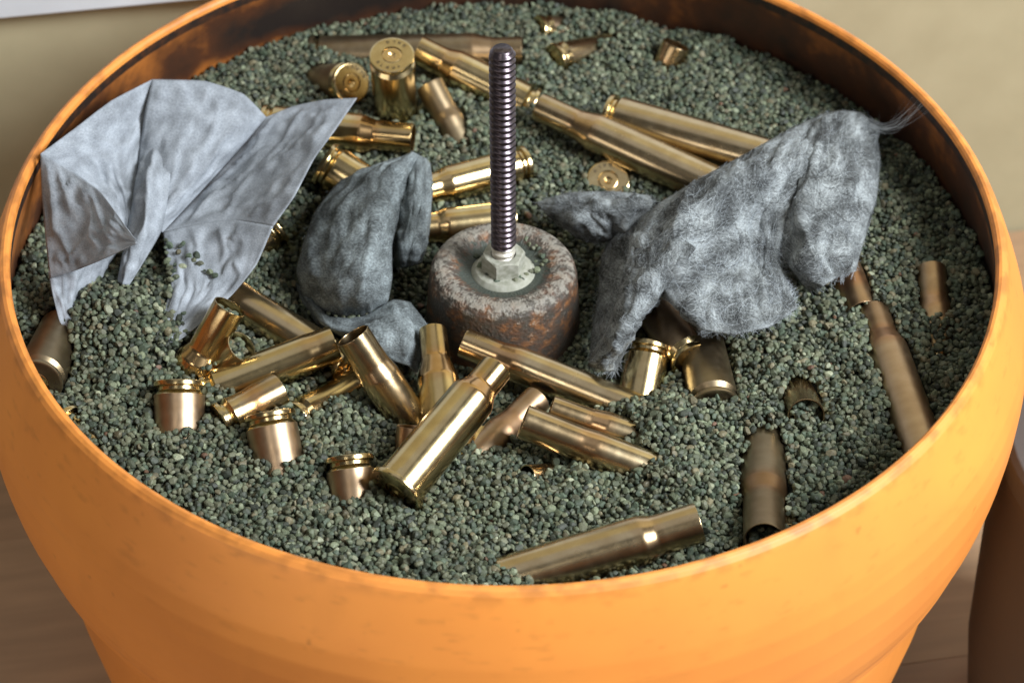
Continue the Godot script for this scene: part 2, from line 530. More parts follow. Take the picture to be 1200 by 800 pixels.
func cases() -> void:
	brass_case("long copper-brown case lying half sunk along the back", v(-57.09, -27.89, -103.51), v(4.71, -22.52, -99.56), 5.9, 4.2, 0.77, 0.86, 3, false, false)
	brass_case("brass case standing head up with its round base on top, behind the tallest paper tip", v(-31.00, -2.16, -68.40), v(-31.00, -51.33, -81.92), 6.1, 4.3, 0.75, 0.84, 0, false, false)
	brass_case("case showing its whole round base, touching the tip of the large grey paper", v(-43.25, -19.18, -78.73), v(-61.98, -36.57, -101.15), 5.7, 4.3, 0.75, 0.84, 2, false, false)
	brass_case("bright case pointing its open mouth right from under the paper's tip", v(-66.90, -22.52, -63.44), v(-25.24, -21.90, -57.19), 5.7, 4.1, 0.66, 0.75, 0, false, false)
	brass_case("shiny thick case pinned between large paper and dark crumpled wad, base showing", v(-48.68, -20.34, -43.88), v(-25.85, -30.03, -34.10), 6.3, 4.4, 0.75, 0.84, 0, false, false)
	brass_case("bright case with a white highlight passing behind the threaded rod, mouth at upper left", v(7.99, -28.74, -80.96), v(-25.33, -16.82, -91.75), 5.7, 4.2, 0.69, 0.78, 0, false, false)
	brass_case("large satin case running from the rod to under the fluffy sheet, neck foremost", v(60.51, -25.39, -38.50), v(9.25, -18.77, -67.95), 5.7, 4.0, 0.7, 0.8, 1, false, false)
	brass_case("long striped copper-toned case whose base ring shows at its left, above the fluffy sheet", v(28.42, -21.25, -68.09), v(83.98, -19.93, -41.19), 5.9, 4.3, 0.78, 0.87, 1, false, false)
	brass_case("nearly buried upright case showing only its stamped round base near the fluffy sheet", v(28.12, -27.74, -47.13), v(28.12, -61.96, -67.82), 4.9, 3.6, 0.75, 0.84, 0, true, false)
	brass_case("half buried case end with a double bright ring at the back right of the rod", v(13.58, -24.39, -97.72), v(34.73, -29.86, -113.99), 4.9, 3.5, 0.75, 0.84, 1, false, false)
	brass_case("small brown case end poking out farthest back beside the bowl wall", v(8.94, -24.56, -112.86), v(21.68, -28.81, -118.81), 4.6, 3.4, 0.75, 0.84, 2, false, false)
	brass_case("short coppery stub with a white streak standing alone at the back right", v(44.14, -31.29, -96.55), v(48.84, -20.11, -100.31), 4.4, 4.2, 0.5, 0.56, 1, false, false)
	brass_case("bright case with a square highlight lying just behind the rod", v(5.63, -28.33, -54.61), v(-24.57, -26.06, -38.65), 5.2, 4.0, 0.7, 0.79, 0, false, false)
	brass_case("case tucked against the back of the rusty post, lying below a brighter one", v(2.51, -31.61, -34.69), v(-23.34, -29.97, -28.38), 5.2, 4.0, 0.7, 0.79, 0, false, false)
	brass_case("dull brown case with a narrow highlight lying between the standing case and the rod", v(-10.79, -33.35, -64.58), v(-21.54, -19.71, -79.04), 4.9, 4.0, 0.5, 0.6, 3, false, false)
	brass_case("case end with one bright ring beside the large paper's right edge", v(-59.11, -23.60, -21.91), v(-90.20, -39.83, -2.68), 5.2, 3.7, 0.75, 0.84, 1, false, false)
	brass_case("upturned case with its open mouth full of granules at the paper's lower edge", v(-87.60, -45.90, 37.12), v(-66.36, -12.87, 22.21), 5.9, 4.2, 0.62, 0.69, 0, false, true)
	brass_case("case lying behind the granule-filled upturned mouth, its end under another case", v(-38.79, -30.52, 24.61), v(-67.92, -24.65, 6.23), 5.2, 5.0, 0.9, 0.96, 1, false, false)
	brass_case("leaning case whose round open mouth holds granules, below the upturned one", v(-83.45, -43.08, 24.85), v(-63.51, -20.86, 27.90), 4.7, 4.2, 0.62, 0.7, 1, false, true)
	brass_case("bright case slanting up to the right with its tip under the dark open mouth", v(-72.27, -29.32, 36.33), v(-40.97, -22.69, 24.37), 5.3, 4.6, 0.8, 0.88, 0, false, false)
	brass_case("case with an empty dark mouth turned up in front of the dark wad", v(-12.50, -47.94, 47.60), v(-35.84, -12.56, 32.48), 5.3, 4.4, 0.73, 0.8, 1, false, false)
	brass_case("upright bottlenecked case with vertical stripes leaning at the front left of the rusty post", v(-12.27, -35.58, 58.70), v(-17.28, -23.10, 18.91), 5.6, 3.5, 0.66, 0.8, 0, false, false)
	brass_case("long tapered rimmed case lying diagonally in front with its stamped base toward the viewer", v(-23.87, -21.41, 75.10), v(-1.23, -12.57, 43.33), 6.0, 4.0, 0.76, 0.84, 0, true, false)
	brass_case("large case leaning across the front of the rusty post, matte neck at upper left", v(38.45, -34.39, 38.72), v(-9.63, -24.61, 21.51), 4.9, 3.8, 0.74, 0.82, 1, false, false)
	brass_case("shiny pinkish case with open mouth at left, lying in front of the group", v(45.29, -31.99, 63.13), v(5.18, -19.42, 54.16), 4.9, 4.15, 0.58, 0.66, 1, false, false)
	brass_case("slim case squeezed between two larger ones, only its upper side and mouth showing", v(41.59, -33.42, 50.06), v(11.76, -25.14, 44.03), 4.5, 3.4, 0.56, 0.68, 1, false, false)
	brass_case("copper-toned case passing under the open mouth of the shiny pinkish case", v(-11.79, -33.98, 60.97), v(8.78, -30.00, 35.61), 4.9, 3.7, 0.6, 0.72, 2, false, false)
	brass_case("small copper neck sticking up beside the long tapered case", v(-23.31, -47.51, 70.22), v(-20.82, -24.21, 51.48), 4.0, 3.9, 0.5, 0.6, 2, false, false)
	brass_case("nearly buried case showing only a thin gold line below the bright slanting case", v(-49.91, -30.19, 43.64), v(-34.64, -34.12, 25.69), 4.6, 4.3, 0.75, 0.84, 0, false, false)
	brass_case("copper-toned case standing alone base up at the front left", v(-77.10, -20.53, 40.73), v(-75.78, -47.12, 73.21), 6.1, 4.3, 0.75, 0.84, 2, false, false)
	brass_case("darker scratched case standing base up in front of a short brass tube", v(-54.67, -20.16, 51.48), v(-45.93, -46.76, 82.78), 6.1, 4.3, 0.75, 0.84, 2, false, false)
	brass_case("short brass tube end lying behind the darker scratched standing case", v(-67.35, -26.11, 48.56), v(-53.50, -25.04, 38.66), 4.5, 4.4, 0.5, 0.6, 1, false, false)
	brass_case("short base-up case just left of the long tapered case's base", v(-35.23, -23.18, 62.50), v(-29.39, -48.50, 95.50), 5.7, 4.2, 0.75, 0.84, 2, false, false)
	brass_case("sliver of gold case between the long tapered one and the copper-toned one", v(-8.26, -32.53, 55.89), v(-6.42, -30.91, 46.06), 4.2, 3.6, 0.6, 0.7, 0, false, false)
	brass_case("bright base-up case under the hanging leg of the fluffy sheet", v(36.51, -26.44, 19.76), v(28.69, -47.72, 55.12), 5.6, 4.2, 0.75, 0.84, 0, false, false)
	brass_case("brown striped case in the dark gap under the fluffy sheet", v(47.13, -27.67, 24.47), v(33.98, -26.77, -4.33), 5.6, 4.2, 0.75, 0.84, 2, false, false)
	brass_case("dull brass case sliding out from under the fluffy sheet, base toward the front", v(51.70, -28.38, 39.86), v(48.29, -28.04, 3.86), 6.1, 4.3, 0.75, 0.84, 3, false, false)
	brass_case("thin ring of a buried case mouth alone in the granules at right", v(72.65, -36.48, 19.89), v(72.65, -23.80, 47.08), 4.75, 4.5, 0.6, 0.7, 1, false, true)
	brass_case("dull dark case with its open mouth facing the front near the rim", v(63.81, -34.74, 37.42), v(58.88, -19.73, 90.49), 5.9, 4.7, 0.62, 0.7, 3, false, true)
	brass_case("thin edge of a case mouth almost hidden behind the front rim", v(68.27, -36.98, 59.39), v(65.44, -25.66, 84.84), 4.2, 4.0, 0.6, 0.7, 1, false, false)
	brass_case("long copper case running down to the right rim with half its side in shadow", v(99.86, -25.51, 62.43), v(93.85, -26.90, 6.36), 5.6, 4.0, 0.74, 0.82, 2, false, false)
	brass_case("copper case neck coming out from under the fluffy sheet", v(81.86, -21.36, -29.60), v(90.97, -27.49, 5.75), 5.0, 4.5, 0.72, 0.8, 2, false, false)
	brass_case("reddish case half in shadow close to the right wall", v(108.57, -29.72, 24.44), v(109.89, -23.76, -6.75), 4.8, 3.8, 0.56, 0.66, 2, false, false)
	brass_case("large satin case nearest the front rim with its neck pointing right", v(-3.49, -29.19, 97.11), v(44.62, -18.18, 86.49), 5.9, 4.6, 0.74, 0.8, 1, false, false)
	brass_case("shadowed case with a bright base ring at the far left rim", v(-110.94, -20.34, 42.02), v(-109.67, -28.94, 7.27), 6.0, 4.2, 0.75, 0.84, 3, false, false)
	brass_case("tiny flared case mouth poking out below the shiny pinkish case", v(21.12, -36.64, 54.63), v(6.11, -27.75, 64.12), 3.4, 3.0, 0.6, 0.7, 1, false, false)
	brass_case("gold speck of a buried case at the left front rim", v(-104.04, -26.07, 47.99), v(-93.62, -29.11, 60.40), 4.4, 3.6, 0.7, 0.8, 0, false, false)


# ------------------------------------------------------------------ the three sheets
var fibre_tex: ImageTexture
var fibre_rel: ImageTexture


func fibre_image(seed_: int, strokes: int, lo: float, contrast: float, cloud: float, freq: float, fine: float, shortest: int, longest: int, wide: int) -> Image:
	var n := FastNoiseLite.new()
	n.seed = seed_
	n.frequency = freq
	n.fractal_octaves = 3
	var m := FastNoiseLite.new()
	m.seed = seed_ + 5
	m.frequency = 0.07
	m.fractal_octaves = 2
	var flow := FastNoiseLite.new()
	flow.seed = seed_ + 8
	flow.frequency = 0.003
	var r := RandomNumberGenerator.new()
	r.seed = seed_
	var size := 1024
	var data := PackedFloat32Array()
	data.resize(size * size)
	for y in size:
		for x in size:
			data[y * size + x] = lo + cloud * n.get_noise_2d(x, y) + fine * m.get_noise_2d(x, y)
	for k in strokes:
		var x := r.randf() * size
		var y := r.randf() * size
		var a := r.randf() * TAU
		if r.randf() < 0.7: a = 0.9 + flow.get_noise_2d(x, y) * 2.4 + r.randfn() * 0.35
		var bend := r.randf_range(-0.012, 0.012)
		var amount := r.randf_range(-1.0, 1.0) * contrast
		var w := r.randi_range(1, wide)
		for s in r.randi_range(shortest, longest):
			x += cos(a)
			y += sin(a)
			a += bend + r.randf_range(-0.03, 0.03)
			for q in w:
				data[posmod(int(y), size) * size + posmod(int(x) + q, size)] += amount
	var bytes := PackedByteArray()
	bytes.resize(size * size)
	for k in size * size:
		bytes[k] = int(clampf(data[k], 0.0, 1.0) * 255.0)
	return Image.create_from_data(size, size, false, Image.FORMAT_L8, bytes)


# a smooth surface through a grid of points (mm), wrinkled, with thickness; returns the front points and normals for fibres
func drape(called: String, rows: Array, mat: Material, parent: Node, sub: int, crease: float, seed_: int, thick: float, uvk: float, soft_fold: float) -> Array:
	var nr := rows.size()
	var nc: int = rows[0].size()
	var h := (nr - 1) * sub + 1
	var w := (nc - 1) * sub + 1
	var pts := PackedVector3Array()
	pts.resize(h * w)
	for i in h:
		for j in w:
			var u := float(i) / sub
			var q := float(j) / sub
			var a := mini(int(u), nr - 2)
			var b := mini(int(q), nc - 2)
			var flat: Vector3 = rows[a][b].lerp(rows[a][b + 1], q - b).lerp(rows[a + 1][b].lerp(rows[a + 1][b + 1], q - b), u - a)
			pts[i * w + j] = flat.lerp(spline(rows, u, q), soft_fold)
	var nor := grid_normals(pts, h, w)
	var n := FastNoiseLite.new()
	n.seed = seed_
	n.frequency = 1.0
	n.fractal_octaves = 3
	var ridged := FastNoiseLite.new()
	ridged.seed = seed_ + 9
	ridged.frequency = 1.0
	ridged.fractal_type = FastNoiseLite.FRACTAL_FBM
	ridged.fractal_octaves = 2
	for k in h * w:
		var p := pts[k] / MM
		var ei := mini(k / w, h - 1 - k / w) / float(sub)
		var ej := mini(k % w, w - 1 - k % w) / float(sub)
		var fade := smoothstep(0.0, 0.45, minf(ei, ej)) * clampf(wide_at(pts, k, h, w) / 0.0004, 0.0, 1.0)
		var fold := 1.0 - absf(ridged.get_noise_3d(p.x * 0.05, p.y * 0.04, p.z * 0.065)) * 2.2
		fold = pow(clampf(fold, 0.0, 1.0), 2.2)
		var run := 1.0 - absf(n.get_noise_2d(float(k / w) / sub * 0.28 + 40.0, float(k % w) / sub * 0.95)) * 2.6
		run = pow(clampf(run, 0.0, 1.0), 2.0) - 0.25
		pts[k] += nor[k] * MM * crease * fade * (n.get_noise_3dv(p * 0.06) * 1.1 + n.get_noise_3dv(p * 0.16) * 0.12 + fold * 0.7 + run * 0.95)
	nor = grid_normals(pts, h, w)
	var st := SurfaceTool.new()
	st.begin(Mesh.PRIMITIVE_TRIANGLES)
	var emit := func(k: int, lift: float) -> void:
		st.set_uv(Vector2(float(k % w) / sub, float(k / w) / sub) * uvk)
		st.add_vertex(pts[k] + nor[k] * lift)
	var t := thick * MM / 2.0
	for i in h - 1:
		for j in w - 1:
			var a := i * w + j
			for k in [a, a + 1, a + w + 1, a, a + w + 1, a + w]:
				emit.call(k, t)
			for k in [a, a + w + 1, a + 1, a, a + w, a + w + 1]:
				emit.call(k, -t)
	var edge: Array[int] = []
	for j in w: edge.append(j)
	for i in range(1, h): edge.append(i * w + w - 1)
	for j in range(w - 2, -1, -1): edge.append((h - 1) * w + j)
	for i in range(h - 2, 0, -1): edge.append(i * w)
	for e in edge.size():
		var a := edge[e]
		var b := edge[(e + 1) % edge.size()]
		emit.call(a, t); emit.call(a, -t); emit.call(b, -t)
		emit.call(a, t); emit.call(b, -t); emit.call(b, t)
	st.generate_normals()
	part(called, st.commit(), mat, parent)
	return [pts, nor, h, w]


func wide_at(pts: PackedVector3Array, k: int, h: int, w: int) -> float:
	var i := mini(k / w, h - 2)
	var j := mini(k % w, w - 2)
	return minf(pts[i * w + j].distance_to(pts[i * w + j + 1]), pts[i * w + j].distance_to(pts[(i + 1) * w + j]))


func spline(rows: Array, u: float, q: float) -> Vector3:
	var i := mini(int(u), rows.size() - 2)
	var c := []
	for k in range(-1, 3):
		c.append(line(rows[clampi(i + k, 0, rows.size() - 1)], q))
	return c[1].cubic_interpolate(c[2], c[0], c[3], u - i)


func line(row: Array, q: float) -> Vector3:
	var j := mini(int(q), row.size() - 2)
	var a: Vector3 = row[j]
	return a.cubic_interpolate(row[j + 1], row[maxi(j - 1, 0)], row[mini(j + 2, row.size() - 1)], q - j)


func grid_normals(pts: PackedVector3Array, h: int, w: int) -> PackedVector3Array:
	var out := PackedVector3Array()
	out.resize(h * w)
	for i in h:
		for j in w:
			var du := pts[i * w + mini(j + 1, w - 1)] - pts[i * w + maxi(j - 1, 0)]
			var dv := pts[mini(i + 1, h - 1) * w + j] - pts[maxi(i - 1, 0) * w + j]
			var c := dv.cross(du)
			out[i * w + j] = c.normalized() if c.length() > 1e-12 else Vector3.UP
	return out


func fibres(called: String, sheets: Array, count: int, mat: Material, parent: Node, seed_: int, long: float) -> void:
	var r := RandomNumberGenerator.new()
	r.seed = seed_
	var vs := PackedVector3Array()
	var ix := PackedInt32Array()
	for f in count:
		var s: Array = sheets[r.randi_range(0, sheets.size() - 1) if r.randf() > 0.45 else 0]
		var pts: PackedVector3Array = s[0]
		var nor: PackedVector3Array = s[1]
		var h: int = s[2]
		var w: int = s[3]
		var i := r.randf() * (h - 1)
		var j := r.randf() * (w - 1)
		var a := r.randf() * TAU
		var bend := r.randfn() * 0.12
		var lift := r.randf_range(0.02, 0.35) * MM
		var loft := r.randf_range(-0.03, 0.02) * MM
		var thick := r.randf_range(0.016, 0.034) * MM
		var first := vs.size()
		var rings := 0
		for k in r.randi_range(8, 16):
			var a0 := clampi(int(i), 0, h - 2)
			var b0 := clampi(int(j), 0, w - 2)
			var p := pts[a0 * w + b0].lerp(pts[a0 * w + b0 + 1], clampf(j - b0, 0, 1)).lerp(pts[(a0 + 1) * w + b0].lerp(pts[(a0 + 1) * w + b0 + 1], clampf(j - b0, 0, 1)), clampf(i - a0, 0, 1))
			var nn := nor[a0 * w + b0]
			p += nn * (lift + loft * k)
			var du := pts[a0 * w + b0 + 1] - pts[a0 * w + b0]
			var dv := pts[(a0 + 1) * w + b0] - pts[a0 * w + b0]
			var dir := (du.normalized() * cos(a) + dv.normalized() * sin(a))
			var side := dir.cross(nn).normalized()
			for c in 3:
				var q := TAU * c / 3.0
				vs.append(p + (side * cos(q) + nn * sin(q)) * thick)
			rings += 1
			j += cos(a) * long * MM / maxf(du.length(), 1e-5)
			i += sin(a) * long * MM / maxf(dv.length(), 1e-5)
			a += bend + r.randfn() * 0.12
			if i < 0.0 or j < 0.0 or i > h - 1.0 or j > w - 1.0:      # hairs that stand out past an edge
				var away := p
				for e in r.randi_range(1, 5):
					away += (dir + nn * r.randf_range(-0.3, 0.4)).normalized() * long * 0.7 * MM
					for c in 3:
						var q := TAU * c / 3.0
						vs.append(away + (side * cos(q) + nn * sin(q)) * thick * 0.8)
					rings += 1
				break
		for k in rings - 1:
			for c in 3:
				var d := (c + 1) % 3
				var b := first + k * 3
				ix.append_array([b + c, b + d, b + 3 + d, b + c, b + 3 + d, b + 3 + c])
	var o := part(called, arrays(vs, PackedVector3Array(), PackedVector2Array(), ix), mat, parent)
	o.set_meta("kind", "stuff")


func wisp(from: Vector3, to: Vector3, mat: Material, parent: Node) -> void:
	var r := RandomNumberGenerator.new()
	r.seed = 77
	var vs := PackedVector3Array()
	var ix := PackedInt32Array()
	for f in 34:
		var first := vs.size()
		var start := from + Vector3(r.randfn(), r.randfn() * 0.6, r.randfn()) * 1.1 * MM
		var stop := to + Vector3(r.randfn(), r.randfn(), r.randfn()) * 0.9 * MM - (to - from) * maxf(0.0, r.randfn() * 0.3)
		var sag := Vector3(0.0, -4.0 + r.randfn() * 0.8, 1.0 + r.randfn() * 0.8) * MM
		var thick := r.randf_range(0.025, 0.05) * MM
		for k in 13:
			var t := k / 12.0
			var p := start.lerp(stop, t) + sag * sin(t * PI) + Vector3(sin(t * 9.0 + f), cos(t * 7.0 + f * 2.0), 0) * 0.35 * MM
			for c in 3:
				vs.append(p + Vector3(0, cos(TAU * c / 3.0), sin(TAU * c / 3.0)) * thick * (1.0 - 0.6 * t))
		for k in 12:
			for c in 3:
				var d := (c + 1) % 3
				var b := first + k * 3
				ix.append_array([b + c, b + d, b + 3 + d, b + c, b + 3 + d, b + 3 + c])
	part("wisp", arrays(vs, PackedVector3Array(), PackedVector2Array(), ix), mat, parent).set_meta("kind", "stuff")


func cloth_material(c: Color, tex: Texture2D, rel: float, uv: float) -> StandardMaterial3D:
	var m := plain(c, 0.95)
	m.albedo_texture = tex
	m.uv1_scale = Vector3(uv, uv, uv)
	m.heightmap_enabled = true
	m.heightmap_texture = tex
	m.heightmap_scale = rel
	m.backlight_enabled = true
	m.backlight = Color(0.10, 0.10, 0.10)
	return m


func cloths() -> void:
	var fine := ImageTexture.create_from_image(fibre_image(1, 5000, 0.84, 0.035, 0.16, 0.006, 0.10, 40, 160, 2))
	var felt := ImageTexture.create_from_image(fibre_image(3, 4000, 0.68, 0.10, 0.28, 0.007, 0.20, 15, 70, 3))
	var fuzzy := ImageTexture.create_from_image(fibre_image(2, 7500, 0.62, 0.13, 0.38, 0.006, 0.14, 60, 220, 3))
	var g1 := cloth_material(Color(0.385, 0.425, 0.475), fine, 0.010, 1.0)
	var g2 := cloth_material(Color(0.295, 0.345, 0.36), felt, 0.010, 1.0)
	var g3 := cloth_material(Color(0.35, 0.385, 0.395), fuzzy, 0.012, 1.0)
	var sheet: Node3D
	var got: Array
	sheet = thing("grey_paper_sheet", "large pale grey crumpled paper sheet with folded points, left in the bowl", "paper sheet")
	got = []
	got.append(drape("back_panel", [
		[v(-94.3, -2.0, -55.7), v(-80.4, -3.0, -56.6), v(-70.0, -5.0, -53.7), v(-64.1, -11.0, -51.6)],
		[v(-95.4, -6.0, -47.1), v(-82.5, -6.0, -43.5), v(-72.5, -8.0, -42.7), v(-68.7, -14.0, -45.8)],
		[v(-96.2, -11.0, -38.8), v(-85.8, -9.0, -30.9), v(-78.1, -11.0, -30.0), v(-74.3, -16.0, -36.5)],
		[v(-96.0, -15.0, -27.6), v(-89.3, -12.0, -21.5), v(-84.1, -13.0, -19.4), v(-81.2, -17.0, -23.3)],
		[v(-95.3, -17.0, -16.1), v(-91.2, -15.0, -11.4), v(-88.8, -15.0, -9.7), v(-87.3, -17.0, -10.4)]], g1, sheet, 12, 1.0, 201, 0.18, 0.22, 0.4))
	got.append(drape("raised_flap", [
		[v(-64.3, -12.0, -53.0), v(-56.8, -10.0, -55.4), v(-48.5, -7.0, -54.2), v(-39.6, -5.0, -52.4)],
		[v(-69.2, -16.0, -48.4), v(-60.6, -12.0, -45.1), v(-52.1, -7.0, -41.7), v(-44.0, -2.0, -34.5)],
		[v(-74.7, -18.0, -39.0), v(-65.3, -13.0, -34.6), v(-56.6, -7.0, -28.2), v(-48.3, 0.0, -19.7)],
		[v(-81.6, -18.5, -25.1), v(-72.0, -14.0, -22.2), v(-62.1, -8.0, -15.6), v(-52.2, -1.0, -5.8)],
		[v(-87.6, -18.0, -11.6), v(-78.1, -15.0, -11.6), v(-68.3, -12.0, -9.5), v(-57.5, -7.0, -1.3)]], g1, sheet, 12, 1.0, 202, 0.18, 0.22, 0.4))
	got.append(drape("front_panel", [
		[v(-87.6, -18.0, -11.6), v(-78.1, -15.0, -11.6), v(-68.3, -12.0, -9.5), v(-57.5, -7.0, -1.3)],
		[v(-85.3, -18.0, -2.3), v(-77.5, -17.0, -1.2), v(-68.6, -15.0, -0.0), v(-61.4, -13.0, 6.4)],
		[v(-82.8, -18.0, 9.1), v(-77.3, -18.0, 10.6), v(-72.0, -18.0, 10.6), v(-67.2, -18.0, 12.1)],
		[v(-84.5, -20.0, 22.7), v(-81.9, -21.0, 22.5), v(-79.7, -21.0, 23.1), v(-77.7, -21.0, 24.3)],
		[v(-87.4, -23.0, 29.6), v(-87.0, -23.0, 29.6), v(-86.6, -23.0, 29.6), v(-86.2, -23.0, 29.6)]], g1, sheet, 12, 1.0, 203, 0.18, 0.22, 0.4))
	got.append(drape("side_panel", [
		[v(-117.1, 2.0, -18.1), v(-111.2, 0.0, -30.7), v(-103.5, -1.0, -44.7), v(-94.3, -2.0, -55.7)],
		[v(-113.0, -3.0, -19.3), v(-107.3, -7.0, -28.0), v(-101.2, -9.0, -37.9), v(-95.9, -8.0, -49.7)],
		[v(-107.2, -8.0, -19.8), v(-103.8, -12.0, -25.5), v(-98.9, -12.0, -27.4), v(-96.4, -12.0, -40.1)],
		[v(-100.0, -12.0, -11.7), v(-98.7, -14.0, -15.9), v(-97.0, -14.0, -19.4), v(-96.1, -15.5, -28.3)],
		[v(-96.2, -16.0, -4.7), v(-95.9, -17.0, -5.9), v(-95.1, -17.0, -6.9), v(-95.2, -17.0, -15.4)]], g1, sheet, 12, 1.0, 204, 0.18, 0.22, 0.4))
	got.append(drape("folded_corner", [
		[v(-117.1, 2.0, -18.1), v(-108.1, 1.0, -11.9), v(-99.3, 3.0, -1.7), v(-87.1, 6.0, 20.5)],
		[v(-116.3, -5.0, -9.7), v(-106.5, -3.0, -2.3), v(-97.4, 1.0, 6.7), v(-87.1, 6.0, 20.5)],
		[v(-114.3, -10.0, 1.0), v(-105.6, -6.0, 5.6), v(-96.9, -1.0, 12.0), v(-87.0, 6.0, 20.8)],
		[v(-111.8, -13.0, 12.4), v(-104.3, -9.0, 13.7), v(-96.2, -2.0, 17.5), v(-87.0, 6.0, 21.1)]], g1, sheet, 12, 1.0, 205, 0.18, 0.22, 0.4))
	got.append(drape("lower_corner", [
		[v(-112.5, -12.5, 10.4), v(-106.2, -11.0, 10.1), v(-100.8, -12.0, 5.0), v(-96.5, -15.0, -2.5)],
		[v(-110.8, -15.0, 16.1), v(-106.7, -15.0, 14.5), v(-103.5, -17.0, 9.6), v(-100.5, -19.0, 2.8)],
		[v(-108.9, -19.0, 21.1), v(-106.3, -19.0, 20.1), v(-104.9, -20.5, 17.2), v(-104.1, -21.0, 11.5)],
		[v(-105.8, -24.0, 24.6), v(-105.4, -24.0, 24.6), v(-105.1, -24.0, 24.2), v(-104.9, -24.0, 19.6)]], g1, sheet, 12, 1.0, 206, 0.18, 0.22, 0.4))
	got.append(drape("tongue", [
		[v(-96.1, -13.0, -38.5), v(-92.1, -9.5, -36.2), v(-86.9, -9.5, -34.1)],
		[v(-96.1, -14.0, -22.9), v(-91.5, -9.0, -20.2), v(-86.3, -11.5, -18.9)],
		[v(-95.9, -15.0, -11.3), v(-90.7, -10.0, -5.4), v(-87.4, -16.0, -9.9)],
		[v(-96.0, -16.0, 0.2), v(-92.0, -12.5, 4.3), v(-89.9, -16.0, 0.8)],
		[v(-96.1, -17.0, 8.9), v(-94.3, -15.5, 11.5), v(-93.0, -17.0, 10.1)]], g1, sheet, 12, 1.0, 207, 0.18, 0.22, 0.4))
	sheet = thing("dark_wad", "small dark blue-grey crumpled wad of cloth beside the rusty post", "cloth wad")
	got = []
	got.append(drape("main_lobe", [
		[v(-27.6, -16.0, -40.5), v(-25.8, -15.0, -40.8), v(-24.4, -14.0, -40.6), v(-23.1, -16.0, -42.1)],
		[v(-42.9, -17.0, -32.1), v(-35.9, -13.0, -29.7), v(-29.1, -11.0, -28.0), v(-25.2, -17.0, -32.4)],
		[v(-48.9, -18.0, -20.5), v(-40.5, -11.5, -15.5), v(-31.5, -8.5, -12.0), v(-27.2, -18.0, -21.2)],
		[v(-51.1, -19.0, -9.0), v(-41.7, -11.5, -0.3), v(-32.2, -8.0, 2.0), v(-28.8, -18.0, -7.5)],
		[v(-52.4, -22.0, -1.5), v(-43.2, -14.0, 9.8), v(-33.6, -8.0, 15.6), v(-28.2, -19.0, 4.2)],
		[v(-50.8, -27.0, 1.7), v(-42.8, -20.0, 11.7), v(-34.2, -13.0, 18.8), v(-29.0, -22.0, 8.6)],
		[v(-47.4, -31.0, 2.7), v(-41.7, -27.0, 10.3), v(-35.1, -25.0, 11.7), v(-30.6, -27.0, 5.6)]], g2, sheet, 12, 1.0, 208, 0.8, 0.16, 0.35))
	got.append(drape("side_lobe", [
		[v(-25.9, -17.0, -41.8), v(-23.6, -16.0, -42.1), v(-21.3, -17.0, -41.9), v(-20.3, -20.0, -43.6)],
		[v(-27.4, -20.0, -33.2), v(-23.6, -15.0, -27.1), v(-20.7, -15.0, -26.4), v(-19.5, -21.0, -32.8)],
		[v(-29.2, -22.0, -23.3), v(-24.7, -16.0, -15.0), v(-21.6, -16.0, -14.4), v(-19.6, -23.0, -22.2)],
		[v(-30.0, -24.0, -15.3), v(-25.7, -18.0, -7.2), v(-22.4, -18.0, -6.6), v(-20.5, -26.0, -15.4)],
		[v(-29.9, -27.0, -10.9), v(-26.4, -26.0, -8.5), v(-23.8, -26.0, -9.2), v(-21.6, -28.0, -12.6)]], g2, sheet, 12, 1.0, 209, 0.8, 0.16, 0.35))
	got.append(drape("lower_flap", [
		[v(-53.3, -28.0, -4.3), v(-43.6, -25.0, 12.5), v(-35.0, -24.0, 13.5), v(-27.9, -25.0, 5.9), v(-23.7, -27.0, 4.5)],
		[v(-51.9, -30.0, -0.0), v(-42.4, -23.0, 18.8), v(-33.3, -20.0, 21.9), v(-25.0, -20.0, 18.7), v(-18.5, -26.0, 15.1)],
		[v(-47.1, -32.0, 7.4), v(-40.2, -27.0, 17.5), v(-31.0, -22.0, 25.9), v(-23.8, -22.0, 24.2), v(-19.7, -28.0, 19.3)],
		[v(-42.0, -33.0, 10.1), v(-35.0, -30.0, 17.4), v(-28.1, -27.0, 25.1), v(-23.2, -28.0, 26.4), v(-21.2, -31.0, 25.7)]], g2, sheet, 12, 1.0, 210, 0.8, 0.16, 0.35))
	fibres("loose_fibres", got, 900, plain(Color(0.30, 0.35, 0.365), 0.9), sheet, 5, 0.6)
	sheet = thing("fluffy_sheet", "fluffy grey fibrous sheet draped over cases right of the rod", "fibre sheet")
	got = []
	got.append(drape("main_drape", [
		[v(39.0, -14.0, -19.2), v(51.5, -9.0, -25.1), v(64.3, -8.0, -34.7), v(76.8, -10.0, -47.9), v(87.0, -14.0, -59.8)],
		[v(34.0, -12.0, -5.4), v(44.6, -3.0, -5.5), v(57.8, -1.0, -13.7), v(69.2, -2.0, -20.0), v(78.8, -5.0, -26.8)],
		[v(32.3, -12.0, 6.1), v(42.6, -6.0, 4.8), v(55.3, -9.0, -5.5), v(65.4, -11.0, -12.5), v(72.4, -9.0, -12.6)],
		[v(34.9, -14.0, 13.4), v(43.7, -10.0, 13.0), v(55.1, -15.0, 4.9), v(64.3, -17.0, -1.8), v(69.4, -16.0, -2.4)],
		[v(39.2, -16.0, 13.3), v(45.6, -13.0, 20.0), v(55.4, -15.0, 15.7), v(65.0, -17.0, 11.1), v(71.4, -18.0, 6.7)],
		[v(42.1, -18.0, 12.6), v(48.4, -16.0, 25.3), v(56.0, -15.0, 27.8), v(65.1, -16.0, 24.1), v(72.8, -18.0, 15.0)]], g3, sheet, 12, 1.5, 211, 0.7, 0.16, 0.35))
